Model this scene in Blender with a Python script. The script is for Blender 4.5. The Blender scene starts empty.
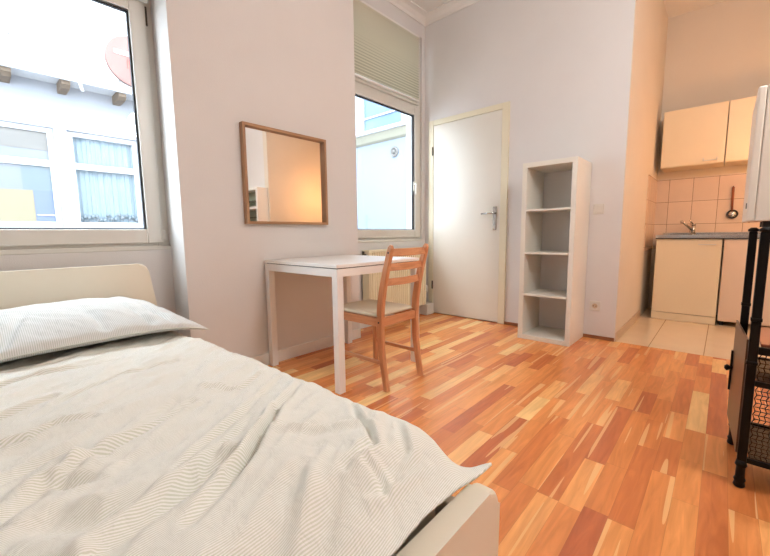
import bpy, bmesh, math, random
from mathutils import Vector, Matrix, noise
random.seed(7)
SC = bpy.context.scene
COL = SC.collection

# ------------------------------------------------------------------ camera
cam_d = bpy.data.cameras.new('camera')
cam = bpy.data.objects.new('camera', cam_d); COL.objects.link(cam)
cam_d.sensor_fit = 'HORIZONTAL'; cam_d.sensor_width = 36.0
cam_d.lens = 36.0 * 372.9 / 770.0
cam_d.clip_start = 0.02
yaw, pit, rol = (math.radians(a) for a in (42.2, -6.71, -0.674))
fw = Vector((math.cos(yaw)*math.cos(pit), math.sin(yaw)*math.cos(pit), math.sin(pit)))
rt = Vector((math.sin(yaw), -math.cos(yaw), 0)); up = rt.cross(fw)
r2 = rt*math.cos(rol) + up*math.sin(rol); u2 = -rt*math.sin(rol) + up*math.cos(rol)
m = Matrix((r2, u2, -fw)).transposed().to_4x4()
m.translation = Vector((0, 0, 0.907)); cam.matrix_world = m
SC.camera = cam

# ------------------------------------------------------------------ light
W = bpy.data.worlds.new('world'); SC.world = W; W.use_nodes = True
bg = W.node_tree.nodes['Background']
bg.inputs[0].default_value = (0.80, 0.90, 1.0, 1); bg.inputs[1].default_value = 9.8
def portal(name, x0, x1, z0, z1, y):
    l = bpy.data.lights.new(name, 'AREA'); l.shape = 'RECTANGLE'; l.size = x1-x0; l.size_y = z1-z0
    l.cycles.is_portal = True
    o = bpy.data.objects.new(name, l); COL.objects.link(o)
    o.location = ((x0+x1)/2, y, (z0+z1)/2); o.rotation_euler = (math.radians(-90), 0, 0)
portal('daylight_portal', -.45, .80, .87, 2.95, 2.70)
portal('daylight_portal', 2.25, 3.40, .87, 2.95, 2.70)
ROOM_FILL = 58.0; ROOM_FILL_COL = (1.0, 0.97, 0.96)  # unseen lamp added to lift the interior against the daylight
KIT_LAMP = 36.0; KIT_COL = (1.0, 0.47, 0.18)
SC.view_settings.view_transform = 'Standard'
SC.view_settings.look = 'None'
SC.view_settings.exposure = 0.38
SC.view_settings.gamma = 1.0
SC.view_settings.use_curve_mapping = False

# ------------------------------------------------------------------ materials
def lin(c):
    return tuple(((v/255)/12.92 if v/255 <= .04045 else ((v/255+.055)/1.055)**2.4) for v in c) + (1,)
def mat(name, rgb, rough=.5, metal=0., bump=0., bscale=60., var=0., vscale=3., spec=.5, stretch=None):
    M = bpy.data.materials.new(name); M.use_nodes = True
    nt = M.node_tree; b = nt.nodes['Principled BSDF']
    b.inputs['Base Color'].default_value = lin(rgb); b.inputs['Roughness'].default_value = rough
    b.inputs['Metallic'].default_value = metal; b.inputs['Specular IOR Level'].default_value = spec
    tc = nt.nodes.new('ShaderNodeTexCoord'); mp = nt.nodes.new('ShaderNodeMapping')
    nt.links.new(tc.outputs['Object'], mp.inputs[0])
    if stretch: mp.inputs['Scale'].default_value = stretch
    n = nt.nodes.new('ShaderNodeTexNoise'); n.inputs['Scale'].default_value = vscale; n.inputs['Detail'].default_value = 4
    nt.links.new(mp.outputs[0], n.inputs['Vector'])
    v = max(var, .015)
    r = nt.nodes.new('ShaderNodeValToRGB'); c = lin(rgb)
    r.color_ramp.elements[0].position = .3; r.color_ramp.elements[1].position = .7
    r.color_ramp.elements[0].color = tuple(x*(1-v) for x in c[:3])+(1,)
    r.color_ramp.elements[1].color = tuple(min(1, x*(1+v)) for x in c[:3])+(1,)
    nt.links.new(n.outputs['Fac'], r.inputs[0]); nt.links.new(r.outputs[0], b.inputs['Base Color'])
    if bump:
        n2 = nt.nodes.new('ShaderNodeTexNoise'); n2.inputs['Scale'].default_value = bscale; n2.inputs['Detail'].default_value = 3
        nt.links.new(mp.outputs[0], n2.inputs['Vector'])
        bp = nt.nodes.new('ShaderNodeBump'); bp.inputs['Strength'].default_value = bump; bp.inputs['Distance'].default_value = .004
        nt.links.new(n2.outputs['Fac'], bp.inputs['Height']); nt.links.new(bp.outputs[0], b.inputs['Normal'])
    return M
def emit(name, rgb, s):
    M = bpy.data.materials.new(name); M.use_nodes = True; nt = M.node_tree
    b = nt.nodes['Principled BSDF']; b.inputs['Base Color'].default_value = (.8, .8, .8, 1)
    b.inputs['Emission Color'].default_value = tuple(rgb)+(1,); b.inputs['Emission Strength'].default_value = s
    return M
def mnode(nt, op, a, b=None, c=None):
    n = nt.nodes.new('ShaderNodeMath'); n.operation = op
    for i, v in enumerate((a, b, c)):
        if v is None: continue
        if isinstance(v, (int, float)): n.inputs[i].default_value = v
        else: nt.links.new(v, n.inputs[i])
    return n.outputs[0]

M = {}
M['wall'] = mat('wall_paint', (227, 224, 221), .75, bump=.25, bscale=180, var=.012)
M['ceiling'] = mat('ceiling_paint', (238, 234, 228), .8, var=.01)
M['kitchen_wall'] = mat('kitchen_wall_paint', (226, 215, 198), .75, bump=.2, bscale=180)
M['white_lacquer'] = mat('white_lacquer', (240, 238, 232), .35)
M['shelf_white'] = mat('shelf_white', (236, 232, 220), .4)
M['pvc'] = mat('window_pvc', (220, 217, 208), .35)
M['seal'] = mat('window_seal', (40, 42, 48), .6)
M['door'] = mat('door_paint', (231, 227, 215), .35)
M['door_frame'] = mat('door_frame_paint', (234, 226, 200), .4)
M['bed_cream'] = mat('bed_cream', (236, 228, 208), .4)
M['table_white'] = mat('table_white', (244, 242, 238), .28)
M['metal'] = mat('brushed_steel', (190, 190, 188), .15, 1.0, bump=.05, bscale=300)
M['hinge'] = mat('hinge_metal', (95, 90, 80), .4, 1.0)
M['black_metal'] = mat('black_metal', (14, 13, 13), .45, .6, bump=.15, bscale=200)
M['dark_panel'] = mat('dark_glossy_panel', (88, 70, 58), .3, .0, var=.1)
M['rack_board'] = mat('rack_board', (160, 88, 66), .35, var=.15, vscale=8)
M['radiator'] = mat('radiator_enamel', (242, 232, 200), .4)
M['plastic'] = mat('white_plastic', (222, 218, 208), .4)
M['dark'] = mat('dark_plastic', (30, 30, 32), .5)
M['skirt_brown'] = mat('brown_skirting', (150, 95, 60), .5, var=.2, vscale=12)
M['skirt_tile'] = mat('beige_tile_skirting', (205, 180, 150), .35, var=.05)
M['cabinet'] = mat('cream_laminate', (236, 218, 184), .4)
M['cabinet_pink'] = mat('pale_fridge_enamel', (228, 202, 176), .4)
M['fridge'] = mat('white_enamel', (242, 234, 220), .35)
M['copper'] = mat('copper_brown_handle', (150, 90, 62), .4, .3)
M['facade'] = mat('facade_render', (140, 143, 150), .9, bump=.3, bscale=40)
M['facade_blue'] = mat('facade_pale_blue', (126, 136, 153), .9)
M['facade_frame'] = mat('facade_window_frame', (178, 179, 183), .5)
M['cream_cornice'] = mat('cream_cornice', (138, 136, 122), .8)
M['roof_panel'] = mat('white_roof_panel', (190, 190, 190), .7)
M['panel_line'] = mat('panel_joint', (112, 110, 108), .8)
M['rafter'] = mat('rafter_wood', (90, 76, 62), .8, var=.3, vscale=15)
M['ground'] = mat('courtyard_paving', (150, 150, 148), .9, var=.1)
M['pane_blue'] = mat('pale_blue_curtain', (110, 125, 134), .6, var=.07, vscale=2.2, stretch=(6, 1, 1))
M['pane_grey'] = mat('grey_roller_blind', (102, 100, 97), .6, var=.12, vscale=2, stretch=(1, 1, 8))
M['pane_pale'] = mat('pale_grey_glass', (106, 111, 118), .3)
M['pane_teal'] = mat('teal_grey_glass', (92, 104, 110), .3)
M['yellow_board'] = mat('yellow_board', (120, 113, 92), .7)
M['blue_board'] = mat('blue_board', (88, 99, 122), .7)
M['sky_glass'] = mat('blue_glazing', (92, 116, 146), .25, var=.2, vscale=3)
M['sign_pink'] = mat('red_sign', (112, 76, 70), .6)
M['sign_red'] = mat('red_tick', (190, 60, 50), .6)
M['sign_white'] = mat('white_mark', (170, 170, 170), .6)

def wood(name, c1, c2, axis, rough=.4, sc=9):
    Mt = bpy.data.materials.new(name); Mt.use_nodes = True; nt = Mt.node_tree; b = nt.nodes['Principled BSDF']
    b.inputs['Roughness'].default_value = rough
    tc = nt.nodes.new('ShaderNodeTexCoord'); mp = nt.nodes.new('ShaderNodeMapping')
    s = [sc*6]*3; s[axis] = sc*.5; mp.inputs['Scale'].default_value = s
    nt.links.new(tc.outputs['Object'], mp.inputs[0])
    n = nt.nodes.new('ShaderNodeTexNoise'); n.inputs['Scale'].default_value = 1; n.inputs['Detail'].default_value = 5; n.inputs['Distortion'].default_value = .6
    nt.links.new(mp.outputs[0], n.inputs['Vector'])
    r = nt.nodes.new('ShaderNodeValToRGB'); r.color_ramp.elements[0].position = .3; r.color_ramp.elements[1].position = .68
    r.color_ramp.elements[0].color = lin(c1); r.color_ramp.elements[1].color = lin(c2)
    nt.links.new(n.outputs['Fac'], r.inputs[0]); nt.links.new(r.outputs[0], b.inputs['Base Color'])
    return Mt
M['pine_x'] = wood('pine_across', (192, 128, 86), (218, 158, 114), 0)
M['pine_z'] = wood('pine_upright', (196, 132, 90), (220, 161, 117), 2)
M['pine_y'] = wood('pine_deep', (192, 128, 86), (218, 158, 114), 1)
M['oak_x'] = wood('mirror_wood_across', (158, 118, 84), (184, 142, 104), 0)
M['oak_z'] = wood('mirror_wood_upright', (158, 118, 84), (184, 142, 104), 2)

def parquet():
    Mt = bpy.data.materials.new('parquet'); Mt.use_nodes = True; nt = Mt.node_tree; b = nt.nodes['Principled BSDF']; L = nt.links
    tc = nt.nodes.new('ShaderNodeTexCoord'); sp = nt.nodes.new('ShaderNodeSeparateXYZ'); L.new(tc.outputs['Object'], sp.inputs[0])
    X, Y = sp.outputs[0], sp.outputs[1]
    w = .071
    ry = mnode(nt, 'DIVIDE', Y, w); row = mnode(nt, 'FLOOR', ry)
    wn = nt.nodes.new('ShaderNodeTexWhiteNoise'); wn.noise_dimensions = '1D'; L.new(row, wn.inputs['W'])
    off = mnode(nt, 'MULTIPLY', wn.outputs['Value'], 7.3)
    # length per row 0.30 .. 0.42, joints nudged per stave
    wn2 = nt.nodes.new('ShaderNodeTexWhiteNoise'); wn2.noise_dimensions = '1D'; L.new(mnode(nt, 'ADD', row, 91.7), wn2.inputs['W'])
    ln = mnode(nt, 'MULTIPLY_ADD', wn2.outputs['Value'], .20, .38)
    cx = mnode(nt, 'ADD', mnode(nt, 'DIVIDE', X, ln), off)
    cx2 = mnode(nt, 'ADD', cx, mnode(nt, 'MULTIPLY', mnode(nt, 'SINE', mnode(nt, 'MULTIPLY', cx, 2.1)), .22))
    col = mnode(nt, 'FLOOR', cx2)
    cb = nt.nodes.new('ShaderNodeCombineXYZ'); L.new(row, cb.inputs[0]); L.new(col, cb.inputs[1])
    wn3 = nt.nodes.new('ShaderNodeTexWhiteNoise'); wn3.noise_dimensions = '2D'; L.new(cb.outputs[0], wn3.inputs['Vector'])
    ramp = nt.nodes.new('ShaderNodeValToRGB'); e = ramp.color_ramp.elements
    e[0].position = 0; e[0].color = lin((198, 108, 64)); e[1].position = 1; e[1].color = lin((255, 214, 148))
    for p, c in ((.18, (218, 130, 72)), (.5, (238, 156, 90)), (.8, (246, 170, 100)), (.9, (255, 196, 128))):
        x = e.new(p); x.color = lin(c)
    L.new(wn3.outputs['Value'], ramp.inputs[0])
    # grain
    mp = nt.nodes.new('ShaderNodeMapping'); mp.inputs['Scale'].default_value = (3.5, 34, 1); L.new(tc.outputs['Object'], mp.inputs[0])
    ad = nt.nodes.new('ShaderNodeVectorMath'); ad.operation = 'ADD'; L.new(mp.outputs[0], ad.inputs[0])
    sc_ = nt.nodes.new('ShaderNodeVectorMath'); sc_.operation = 'SCALE'; L.new(wn3.outputs['Color'], sc_.inputs[0]); sc_.inputs['Scale'].default_value = 40
    L.new(sc_.outputs[0], ad.inputs[1])
    n = nt.nodes.new('ShaderNodeTexNoise'); n.inputs['Scale'].default_value = 1; n.inputs['Detail'].default_value = 5; n.inputs['Distortion'].default_value = 1.2
    L.new(ad.outputs[0], n.inputs['Vector'])
    g = nt.nodes.new('ShaderNodeValToRGB'); g.color_ramp.elements[0].position = .3; g.color_ramp.elements[1].position = .7
    g.color_ramp.elements[0].color = (.80, .74, .68, 1); g.color_ramp.elements[1].color = (1.08, 1.06, 1.03, 1)
    L.new(n.outputs['Fac'], g.inputs[0])
    mx = nt.nodes.new('ShaderNodeMix'); mx.data_type = 'RGBA'; mx.blend_type = 'MULTIPLY'; mx.inputs[0].default_value = 1
    L.new(ramp.outputs[0], mx.inputs[6]); L.new(g.outputs[0], mx.inputs[7])
    # sapwood streaks: pale wavy veins in some staves
    mp2 = nt.nodes.new('ShaderNodeMapping'); mp2.inputs['Scale'].default_value = (.7, 2.3, 1); L.new(ad.outputs[0], mp2.inputs[0])
    n2 = nt.nodes.new('ShaderNodeTexNoise'); n2.inputs['Scale'].default_value = .35; n2.inputs['Detail'].default_value = 1
    L.new(mp2.outputs[0], n2.inputs['Vector'])
    sap = mnode(nt, 'MULTIPLY', mnode(nt, 'GREATER_THAN', n2.outputs['Fac'], .66), .6)
    mx2 = nt.nodes.new('ShaderNodeMix'); mx2.data_type = 'RGBA'; L.new(sap, mx2.inputs[0]); L.new(mx.outputs[2], mx2.inputs[6]); mx2.inputs[7].default_value = lin((252, 202, 138))
    # joints
    fy = mnode(nt, 'ABSOLUTE', mnode(nt, 'SUBTRACT', mnode(nt, 'FRACT', ry), .5))
    fx = mnode(nt, 'ABSOLUTE', mnode(nt, 'SUBTRACT', mnode(nt, 'FRACT', cx2), .5))
    jt = mnode(nt, 'MAXIMUM', mnode(nt, 'GREATER_THAN', fy, .490), mnode(nt, 'GREATER_THAN', fx, .4975))
    mx3 = nt.nodes.new('ShaderNodeMix'); mx3.data_type = 'RGBA'; L.new(mnode(nt, 'MULTIPLY', jt, .28), mx3.inputs[0]); L.new(mx2.outputs[2], mx3.inputs[6]); mx3.inputs[7].default_value = lin((120, 62, 36))
    L.new(mx3.outputs[2], b.inputs['Base Color'])
    b.inputs['Roughness'].default_value = .26; b.inputs['Specular IOR Level'].default_value = .7
    bp = nt.nodes.new('ShaderNodeBump'); bp.inputs['Strength'].default_value = .06; bp.inputs['Distance'].default_value = .002
    L.new(n.outputs['Fac'], bp.inputs['Height']); L.new(bp.outputs[0], b.inputs['Normal'])
    return Mt
M['parquet'] = parquet()

def tiles(name, base, grout, au, av, u0, v0, w, h, gw=.004, rough=.25):
    Mt = bpy.data.materials.new(name); Mt.use_nodes = True; nt = Mt.node_tree; b = nt.nodes['Principled BSDF']; L = nt.links
    tc = nt.nodes.new('ShaderNodeTexCoord'); sp = nt.nodes.new('ShaderNodeSeparateXYZ'); L.new(tc.outputs['Object'], sp.inputs[0])
    u = mnode(nt, 'DIVIDE', mnode(nt, 'SUBTRACT', sp.outputs[au], u0), w); v = mnode(nt, 'DIVIDE', mnode(nt, 'SUBTRACT', sp.outputs[av], v0), h)
    def edge(q, s): 
        f = mnode(nt, 'FRACT', q); d = mnode(nt, 'SUBTRACT', .5, mnode(nt, 'ABSOLUTE', mnode(nt, 'SUBTRACT', f, .5)))
        return mnode(nt, 'LESS_THAN', d, gw/s/2)
    gr = mnode(nt, 'MAXIMUM', edge(u, w), edge(v, h))
    cb = nt.nodes.new('ShaderNodeCombineXYZ'); L.new(mnode(nt, 'FLOOR', u), cb.inputs[0]); L.new(mnode(nt, 'FLOOR', v), cb.inputs[1])
    wn = nt.nodes.new('ShaderNodeTexWhiteNoise'); wn.noise_dimensions = '2D'; L.new(cb.outputs[0], wn.inputs['Vector'])
    n = nt.nodes.new('ShaderNodeTexNoise'); n.inputs['Scale'].default_value = 6; n.inputs['Detail'].default_value = 4; L.new(tc.outputs['Object'], n.inputs['Vector'])
    k = mnode(nt, 'MULTIPLY_ADD', wn.outputs['Value'], .06, mnode(nt, 'MULTIPLY_ADD', n.outputs['Fac'], .16, .87))
    mx = nt.nodes.new('ShaderNodeMix'); mx.data_type = 'RGBA'; mx.blend_type = 'MULTIPLY'; mx.inputs[0].default_value = 1
    mx.inputs[6].default_value = lin(base); cc = nt.nodes.new('ShaderNodeCombineColor')
    for i in range(3): L.new(k, cc.inputs[i])
    L.new(cc.outputs[0], mx.inputs[7])
    m2 = nt.nodes.new('ShaderNodeMix'); m2.data_type = 'RGBA'; L.new(gr, m2.inputs[0]); L.new(mx.outputs[2], m2.inputs[6]); m2.inputs[7].default_value = lin(grout)
    L.new(m2.outputs[2], b.inputs['Base Color']); b.inputs['Roughness'].default_value = rough
    bp = nt.nodes.new('ShaderNodeBump'); bp.inputs['Strength'].default_value = .4; bp.inputs['Distance'].default_value = .002; bp.invert = True
    L.new(gr, bp.inputs['Height']); L.new(bp.outputs[0], b.inputs['Normal'])
    return Mt
M['wall_tile'] = tiles('wall_tiles', (226, 200, 174), (140, 105, 80), 1, 2, .078, .98, .2085, .2455)
M['side_tile'] = tiles('side_wall_tiles', (226, 200, 174), (140, 105, 80), 0, 2, 5.32, .98, .2085, .2455)
M['floor_tile'] = tiles('floor_tiles', (226, 204, 172), (150, 120, 90), 1, 0, .052, 3.506, .333, 1.19, .005, .22)

def fabric(name, base, stripe, period, uvaxis, thr=.5, fine=True):
    Mt = bpy.data.materials.new(name); Mt.use_nodes = True; nt = Mt.node_tree; b = nt.nodes['Principled BSDF']; L = nt.links
    b.inputs['Roughness'].default_value = .85; b.inputs['Specular IOR Level'].default_value = .2
    b.inputs['Sheen Weight'].default_value = .15
    uv = nt.nodes.new('ShaderNodeUVMap'); sp = nt.nodes.new('ShaderNodeSeparateXYZ'); L.new(uv.outputs[0], sp.inputs[0])
    f = mnode(nt, 'FRACT', mnode(nt, 'DIVIDE', sp.outputs[uvaxis], period))
    s = mnode(nt, 'GREATER_THAN', f, thr)
    mx = nt.nodes.new('ShaderNodeMix'); mx.data_type = 'RGBA'; L.new(s, mx.inputs[0]); mx.inputs[6].default_value = lin(base); mx.inputs[7].default_value = lin(stripe)
    L.new(mx.outputs[2], b.inputs['Base Color'])
    n = nt.nodes.new('ShaderNodeTexNoise'); n.inputs['Scale'].default_value = 28; n.inputs['Detail'].default_value = 3; n.inputs['Distortion'].default_value = 1.0
    L.new(uv.outputs[0], n.inputs['Vector'])
    bp = nt.nodes.new('ShaderNodeBump'); bp.inputs['Strength'].default_value = .4; bp.inputs['Distance'].default_value = .010
    L.new(n.outputs['Fac'], bp.inputs['Height']); L.new(bp.outputs[0], b.inputs['Normal'])
    return Mt
M['duvet'] = fabric('duvet_stripe', (248, 248, 243), (224, 226, 212), .0033, 1, .5)
M['pillow'] = fabric('pillow_stripe', (228, 228, 226), (202, 205, 198), .0055, 0, .5)
M['sheet'] = fabric('sheet', (220, 222, 214), (214, 216, 206), .02, 0)
M['cushion'] = mat('seat_cushion', (222, 210, 184), .85, bump=.2, bscale=400)

def glass():
    Mt = bpy.data.materials.new('window_glass'); Mt.use_nodes = True; nt = Mt.node_tree
    nt.nodes.remove(nt.nodes['Principled BSDF']); out = nt.nodes['Material Output']
    t = nt.nodes.new('ShaderNodeBsdfTransparent'); g = nt.nodes.new('ShaderNodeBsdfGlossy'); g.inputs['Roughness'].default_value = .02
    mx = nt.nodes.new('ShaderNodeMixShader'); mx.inputs[0].default_value = .05
    t.inputs[0].default_value = (.97, .98, .98, 1)
    nt.links.new(t.outputs[0], mx.inputs[1]); nt.links.new(g.outputs[0], mx.inputs[2]); nt.links.new(mx.outputs[0], out.inputs[0])
    return Mt
M['glass'] = glass()
Mm = bpy.data.materials.new('mirror_glass'); Mm.use_nodes = True
b_ = Mm.node_tree.nodes['Principled BSDF']; b_.inputs['Metallic'].default_value = 1; b_.inputs['Roughness'].default_value = .02; b_.inputs['Base Color'].default_value = (.92, .93, .92, 1)
M['mirror'] = Mm

def blind_mat():
    Mt = bpy.data.materials.new('pleated_blind'); Mt.use_nodes = True; nt = Mt.node_tree; L = nt.links
    nt.nodes.remove(nt.nodes['Principled BSDF']); out = nt.nodes['Material Output']
    d = nt.nodes.new('ShaderNodeBsdfDiffuse'); d.inputs[0].default_value = lin((232, 230, 214))
    t = nt.nodes.new('ShaderNodeBsdfTranslucent'); t.inputs[0].default_value = lin((190, 190, 172))
    n = nt.nodes.new('ShaderNodeTexNoise'); n.inputs['Scale'].default_value = 80
    mx = nt.nodes.new('ShaderNodeMixShader'); mx.inputs[0].default_value = .05
    bp = nt.nodes.new('ShaderNodeBump'); bp.inputs['Strength'].default_value = .1; L.new(n.outputs['Fac'], bp.inputs['Height']); L.new(bp.outputs[0], d.inputs['Normal'])
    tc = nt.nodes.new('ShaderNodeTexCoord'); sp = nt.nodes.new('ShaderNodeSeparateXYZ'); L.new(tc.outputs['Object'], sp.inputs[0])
    st = mnode(nt, 'GREATER_THAN', mnode(nt, 'FRACT', mnode(nt, 'DIVIDE', sp.outputs[2], .0262)), .55)  # shade of the pleats painted into the fabric as darker bands
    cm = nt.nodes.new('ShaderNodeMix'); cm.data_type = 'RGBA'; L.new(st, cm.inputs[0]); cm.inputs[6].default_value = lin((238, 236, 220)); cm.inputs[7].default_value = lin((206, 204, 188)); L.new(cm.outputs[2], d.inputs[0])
    L.new(d.outputs[0], mx.inputs[1]); L.new(t.outputs[0], mx.inputs[2]); L.new(mx.outputs[0], out.inputs[0])
    return Mt
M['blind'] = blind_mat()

def mesh_metal():
    Mt = bpy.data.materials.new('woven_wire'); Mt.use_nodes = True; nt = Mt.node_tree; b = nt.nodes['Principled BSDF']
    b.inputs['Base Color'].default_value = lin((60, 46, 38)); b.inputs['Metallic'].default_value = .8; b.inputs['Roughness'].default_value = .35
    return Mt
M['wire'] = mesh_metal()

# ------------------------------------------------------------------ geometry helpers
def box(bm, x0, x1, y0, y1, z0, z1, bev=0., seg=2):
    v = [bm.verts.new((x, y, z)) for x in (x0, x1) for y in (y0, y1) for z in (z0, z1)]
    F = [(0, 1, 3, 2), (4, 6, 7, 5), (0, 4, 5, 1), (2, 3, 7, 6), (0, 2, 6, 4), (1, 5, 7, 3)]
    fs = [bm.faces.new([v[i] for i in f]) for f in F]
    if bev:
        es = list({e for f in fs for e in f.edges})
        bmesh.ops.bevel(bm, geom=es, offset=bev, segments=seg, affect='EDGES', profile=.5)
def boxes(lst, bev=0.):
    bm = bmesh.new()
    for b in lst: box(bm, *b, bev=bev)
    return bm
def cyl(bm, p0, p1, r0, r1=None, n=16, caps=True):
    r1 = r0 if r1 is None else r1
    p0, p1 = Vector(p0), Vector(p1); d = (p1-p0).normalized()
    a = d.orthogonal().normalized(); b = d.cross(a)
    A = [bm.verts.new(p0+(a*math.cos(t)+b*math.sin(t))*r0) for t in (2*math.pi*i/n for i in range(n))]
    B = [bm.verts.new(p1+(a*math.cos(t)+b*math.sin(t))*r1) for t in (2*math.pi*i/n for i in range(n))]
    for i in range(n): 
        f = bm.faces.new((A[i], A[(i+1) % n], B[(i+1) % n], B[i])); f.smooth = True
    if caps: bm.faces.new(A[::-1]); bm.faces.new(B)
def lathe(bm, prof, c, axis=(0, 0, 1), n=20):
    ax = Vector(axis).normalized(); a = ax.orthogonal().normalized(); b = ax.cross(a); c = Vector(c); R = []
    for r, h in prof: R.append([bm.verts.new(c+ax*h+(a*math.cos(2*math.pi*i/n)+b*math.sin(2*math.pi*i/n))*max(r, 1e-4)) for i in range(n)])
    for k in range(len(R)-1):
        for i in range(n):
            f = bm.faces.new((R[k][i], R[k][(i+1) % n], R[k+1][(i+1) % n], R[k+1][i])); f.smooth = True
    bm.faces.new(R[0][::-1]); bm.faces.new(R[-1])
def sweep(bm, pts, hw, hh, side=Vector((1, 0, 0)), bev=0.):
    """rectangular section (hw along side, hh across) swept along pts"""
    pts = [Vector(p) for p in pts]; R = []
    for i, p in enumerate(pts):
        t = (pts[min(i+1, len(pts)-1)]-pts[max(i-1, 0)]).normalized(); s = (side-t*side.dot(t)).normalized(); q = t.cross(s)
        w = hw[i] if isinstance(hw, list) else hw; h = hh[i] if isinstance(hh, list) else hh
        c = min(w, h)*.35
        R.append([bm.verts.new(p+s*a+q*b) for a, b in ((w, h-c), (w-c, h), (-w+c, h), (-w, h-c), (-w, -h+c), (-w+c, -h), (w-c, -h), (w, -h+c))])
    for k in range(len(R)-1):
        for i in range(8): bm.faces.new((R[k][i], R[k][(i+1) % 8], R[k+1][(i+1) % 8], R[k+1][i]))
    bm.faces.new(R[0][::-1]); bm.faces.new(R[-1])
def prism(bm, poly, axis, a0, a1, bev=0.):
    """poly of 2-D points in the plane normal to axis, extruded a0..a1"""
    def P(p, a): return {'x': (a, p[0], p[1]), 'y': (p[0], a, p[1]), 'z': (p[0], p[1], a)}[axis]
    A = [bm.verts.new(P(p, a0)) for p in poly]; B = [bm.verts.new(P(p, a1)) for p in poly]
    n = len(poly); f1 = bm.faces.new(A); f2 = bm.faces.new(B[::-1])
    for i in range(n): bm.faces.new((A[i], B[i], B[(i+1) % n], A[(i+1) % n]))
    if bev: bmesh.ops.bevel(bm, geom=list(f1.edges)+list(f2.edges), offset=bev, segments=3, affect='EDGES', profile=.5)
def obj(name, bm, m, parent=None, smooth=False, **kw):
    bmesh.ops.recalc_face_normals(bm, faces=bm.faces[:])
    me = bpy.data.meshes.new(name); bm.to_mesh(me); bm.free()
    if smooth:
        for p in me.polygons: p.use_smooth = True
    me.materials.append(M[m] if isinstance(m, str) else m)
    o = bpy.data.objects.new(name, me); COL.objects.link(o)
    if parent:
        o.parent = parent; o.matrix_parent_inverse = Matrix.Translation(-Vector(wloc(parent)))
        o.matrix_parent_inverse = Matrix.Identity(4); o.location = -Vector(wloc(parent))
    for k, v in kw.items(): o[k] = v
    return o
WL = {}
def wloc(o): return WL.get(o.name, (0, 0, 0))
def thing(name, loc, label=None, cat=None, group=None, kind=None):
    o = bpy.data.objects.new(name, None); COL.objects.link(o); o.location = loc; WL[o.name] = loc; o.empty_display_size = .1
    if label: o['label'] = label
    if cat: o['category'] = cat
    if group: o['group'] = group
    if kind: o['kind'] = kind
    return o
def S(name, bm, m, parent=None, **kw):
    o = obj(name, bm, m, parent, **kw)
    if not parent: o['kind'] = 'structure'
    return o
def B(*a, bev=0.):
    bm = bmesh.new(); box(bm, *a, bev=bev); return bm
def ring(bm, x0, x1, z0, z1, w, y0, y1, bev=0.):
    box(bm, x0, x0+w, y0, y1, z0, z1, bev=bev); box(bm, x1-w, x1, y0, y1, z0, z1, bev=bev)
    box(bm, x0+w, x1-w, y0, y1, z0, z0+w, bev=bev); box(bm, x0+w, x1-w, y0, y1, z1-w, z1, bev=bev)

# ------------------------------------------------------------------ room shell
H = 3.2; YA = 2.334; YN = 2.555; XB = 3.506; YK = .618; XC = 5.32; YS = -2.2; XW = -1.8; YKR = -1.2
P1a, P1b, P2a = -.47, .832, 2.233
S('floor', B(XW-.1, XB, YS-.1, YN+.1, -.1, 0), 'parquet')
S('trim_1', boxes([(XB, XC+.1, YKR-.1, YK, -.1, 0), (XB, XC+.1, YK, YN+.1, -.1, 0)]), 'floor_tile')
S('ceiling', B(XW-.1, XC+.1, YS-.1, YN+.25, H, H+.1), 'ceiling')
# window wall: piers and the recessed wall round the two windows
S('wall_front', boxes([
    (XW-.1, P1a, YA, YN+.22, 0, H), (P1b, P2a, YA, YN+.22, 0, H),
    (P1a, P1b, YN, YN+.22, 0, .85), (P1a, P1b, YN, YN+.22, 2.99, H),
    (P2a, 3.45, YN, YN+.22, 0, .85), (P2a, 3.45, YN, YN+.22, 2.99, H), (3.45, XB+.1, YN, YN+.22, 0, H)]), 'wall')
DY0, DY1, DH = 1.571, 2.49, 2.125
S('wall_right', boxes([(XB, XB+.12, YK, DY0, 0, H), (XB, XB+.12, DY1, YN+.22, 0, H), (XB, XB+.12, DY0, DY1, DH, H)]), 'wall')
S('wall_kitchen_left', B(XB+.12, XC+.1, YK, YK+.12, 0, H), 'kitchen_wall')
S('wall_kitchen_back', B(XC, XC+.12, YKR-.1, YK, 0, H), 'kitchen_wall')
S('wall_kitchen_right', B(XB, XC+.12, YKR-.12, YKR, 0, H), 'kitchen_wall')
S('wall_right_rear', B(XB, XB+.12, YS-.1, YKR-.12, 0, H), 'wall')
S('wall_rear', B(XW-.1, XB+.12, YS-.12, YS, 0, H), 'wall')
S('wall_left', B(XW-.12, XW, YS-.1, YN+.22, 0, H), 'wall')
# the reveal end of the door wall that turns into the kitchen is painted with the kitchen
S('trim_2', B(XB+.001, XB+.12, YK-.004, YK, 0.0, H), 'kitchen_wall')
# cornice in the corner above the second window
def cove(bm, poly3, a, b):
    A = [bm.verts.new(Vector(a)+Vector(p)) for p in poly3]; Bv = [bm.verts.new(Vector(b)+Vector(p)) for p in poly3]
    n = len(A); bm.faces.new(A); bm.faces.new(Bv[::-1])
    for i in range(n): bm.faces.new((A[i], Bv[i], Bv[(i+1) % n], A[(i+1) % n]))
bm = bmesh.new()
prof = [(0, 0), (0, -.075), (.010, -.075), (.02, -.05), (.05, -.022), (.085, -.012), (.095, -.012), (.095, 0)]
cove(bm, [(0, -a, b) for a, b in prof], (P2a, YN, H), (XB, YN, H))
cove(bm, [(-a, 0, b) for a, b in prof], (XB, YK+.02, H), (XB, YN, H))
S('trim_3', bm, 'ceiling')
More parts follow.
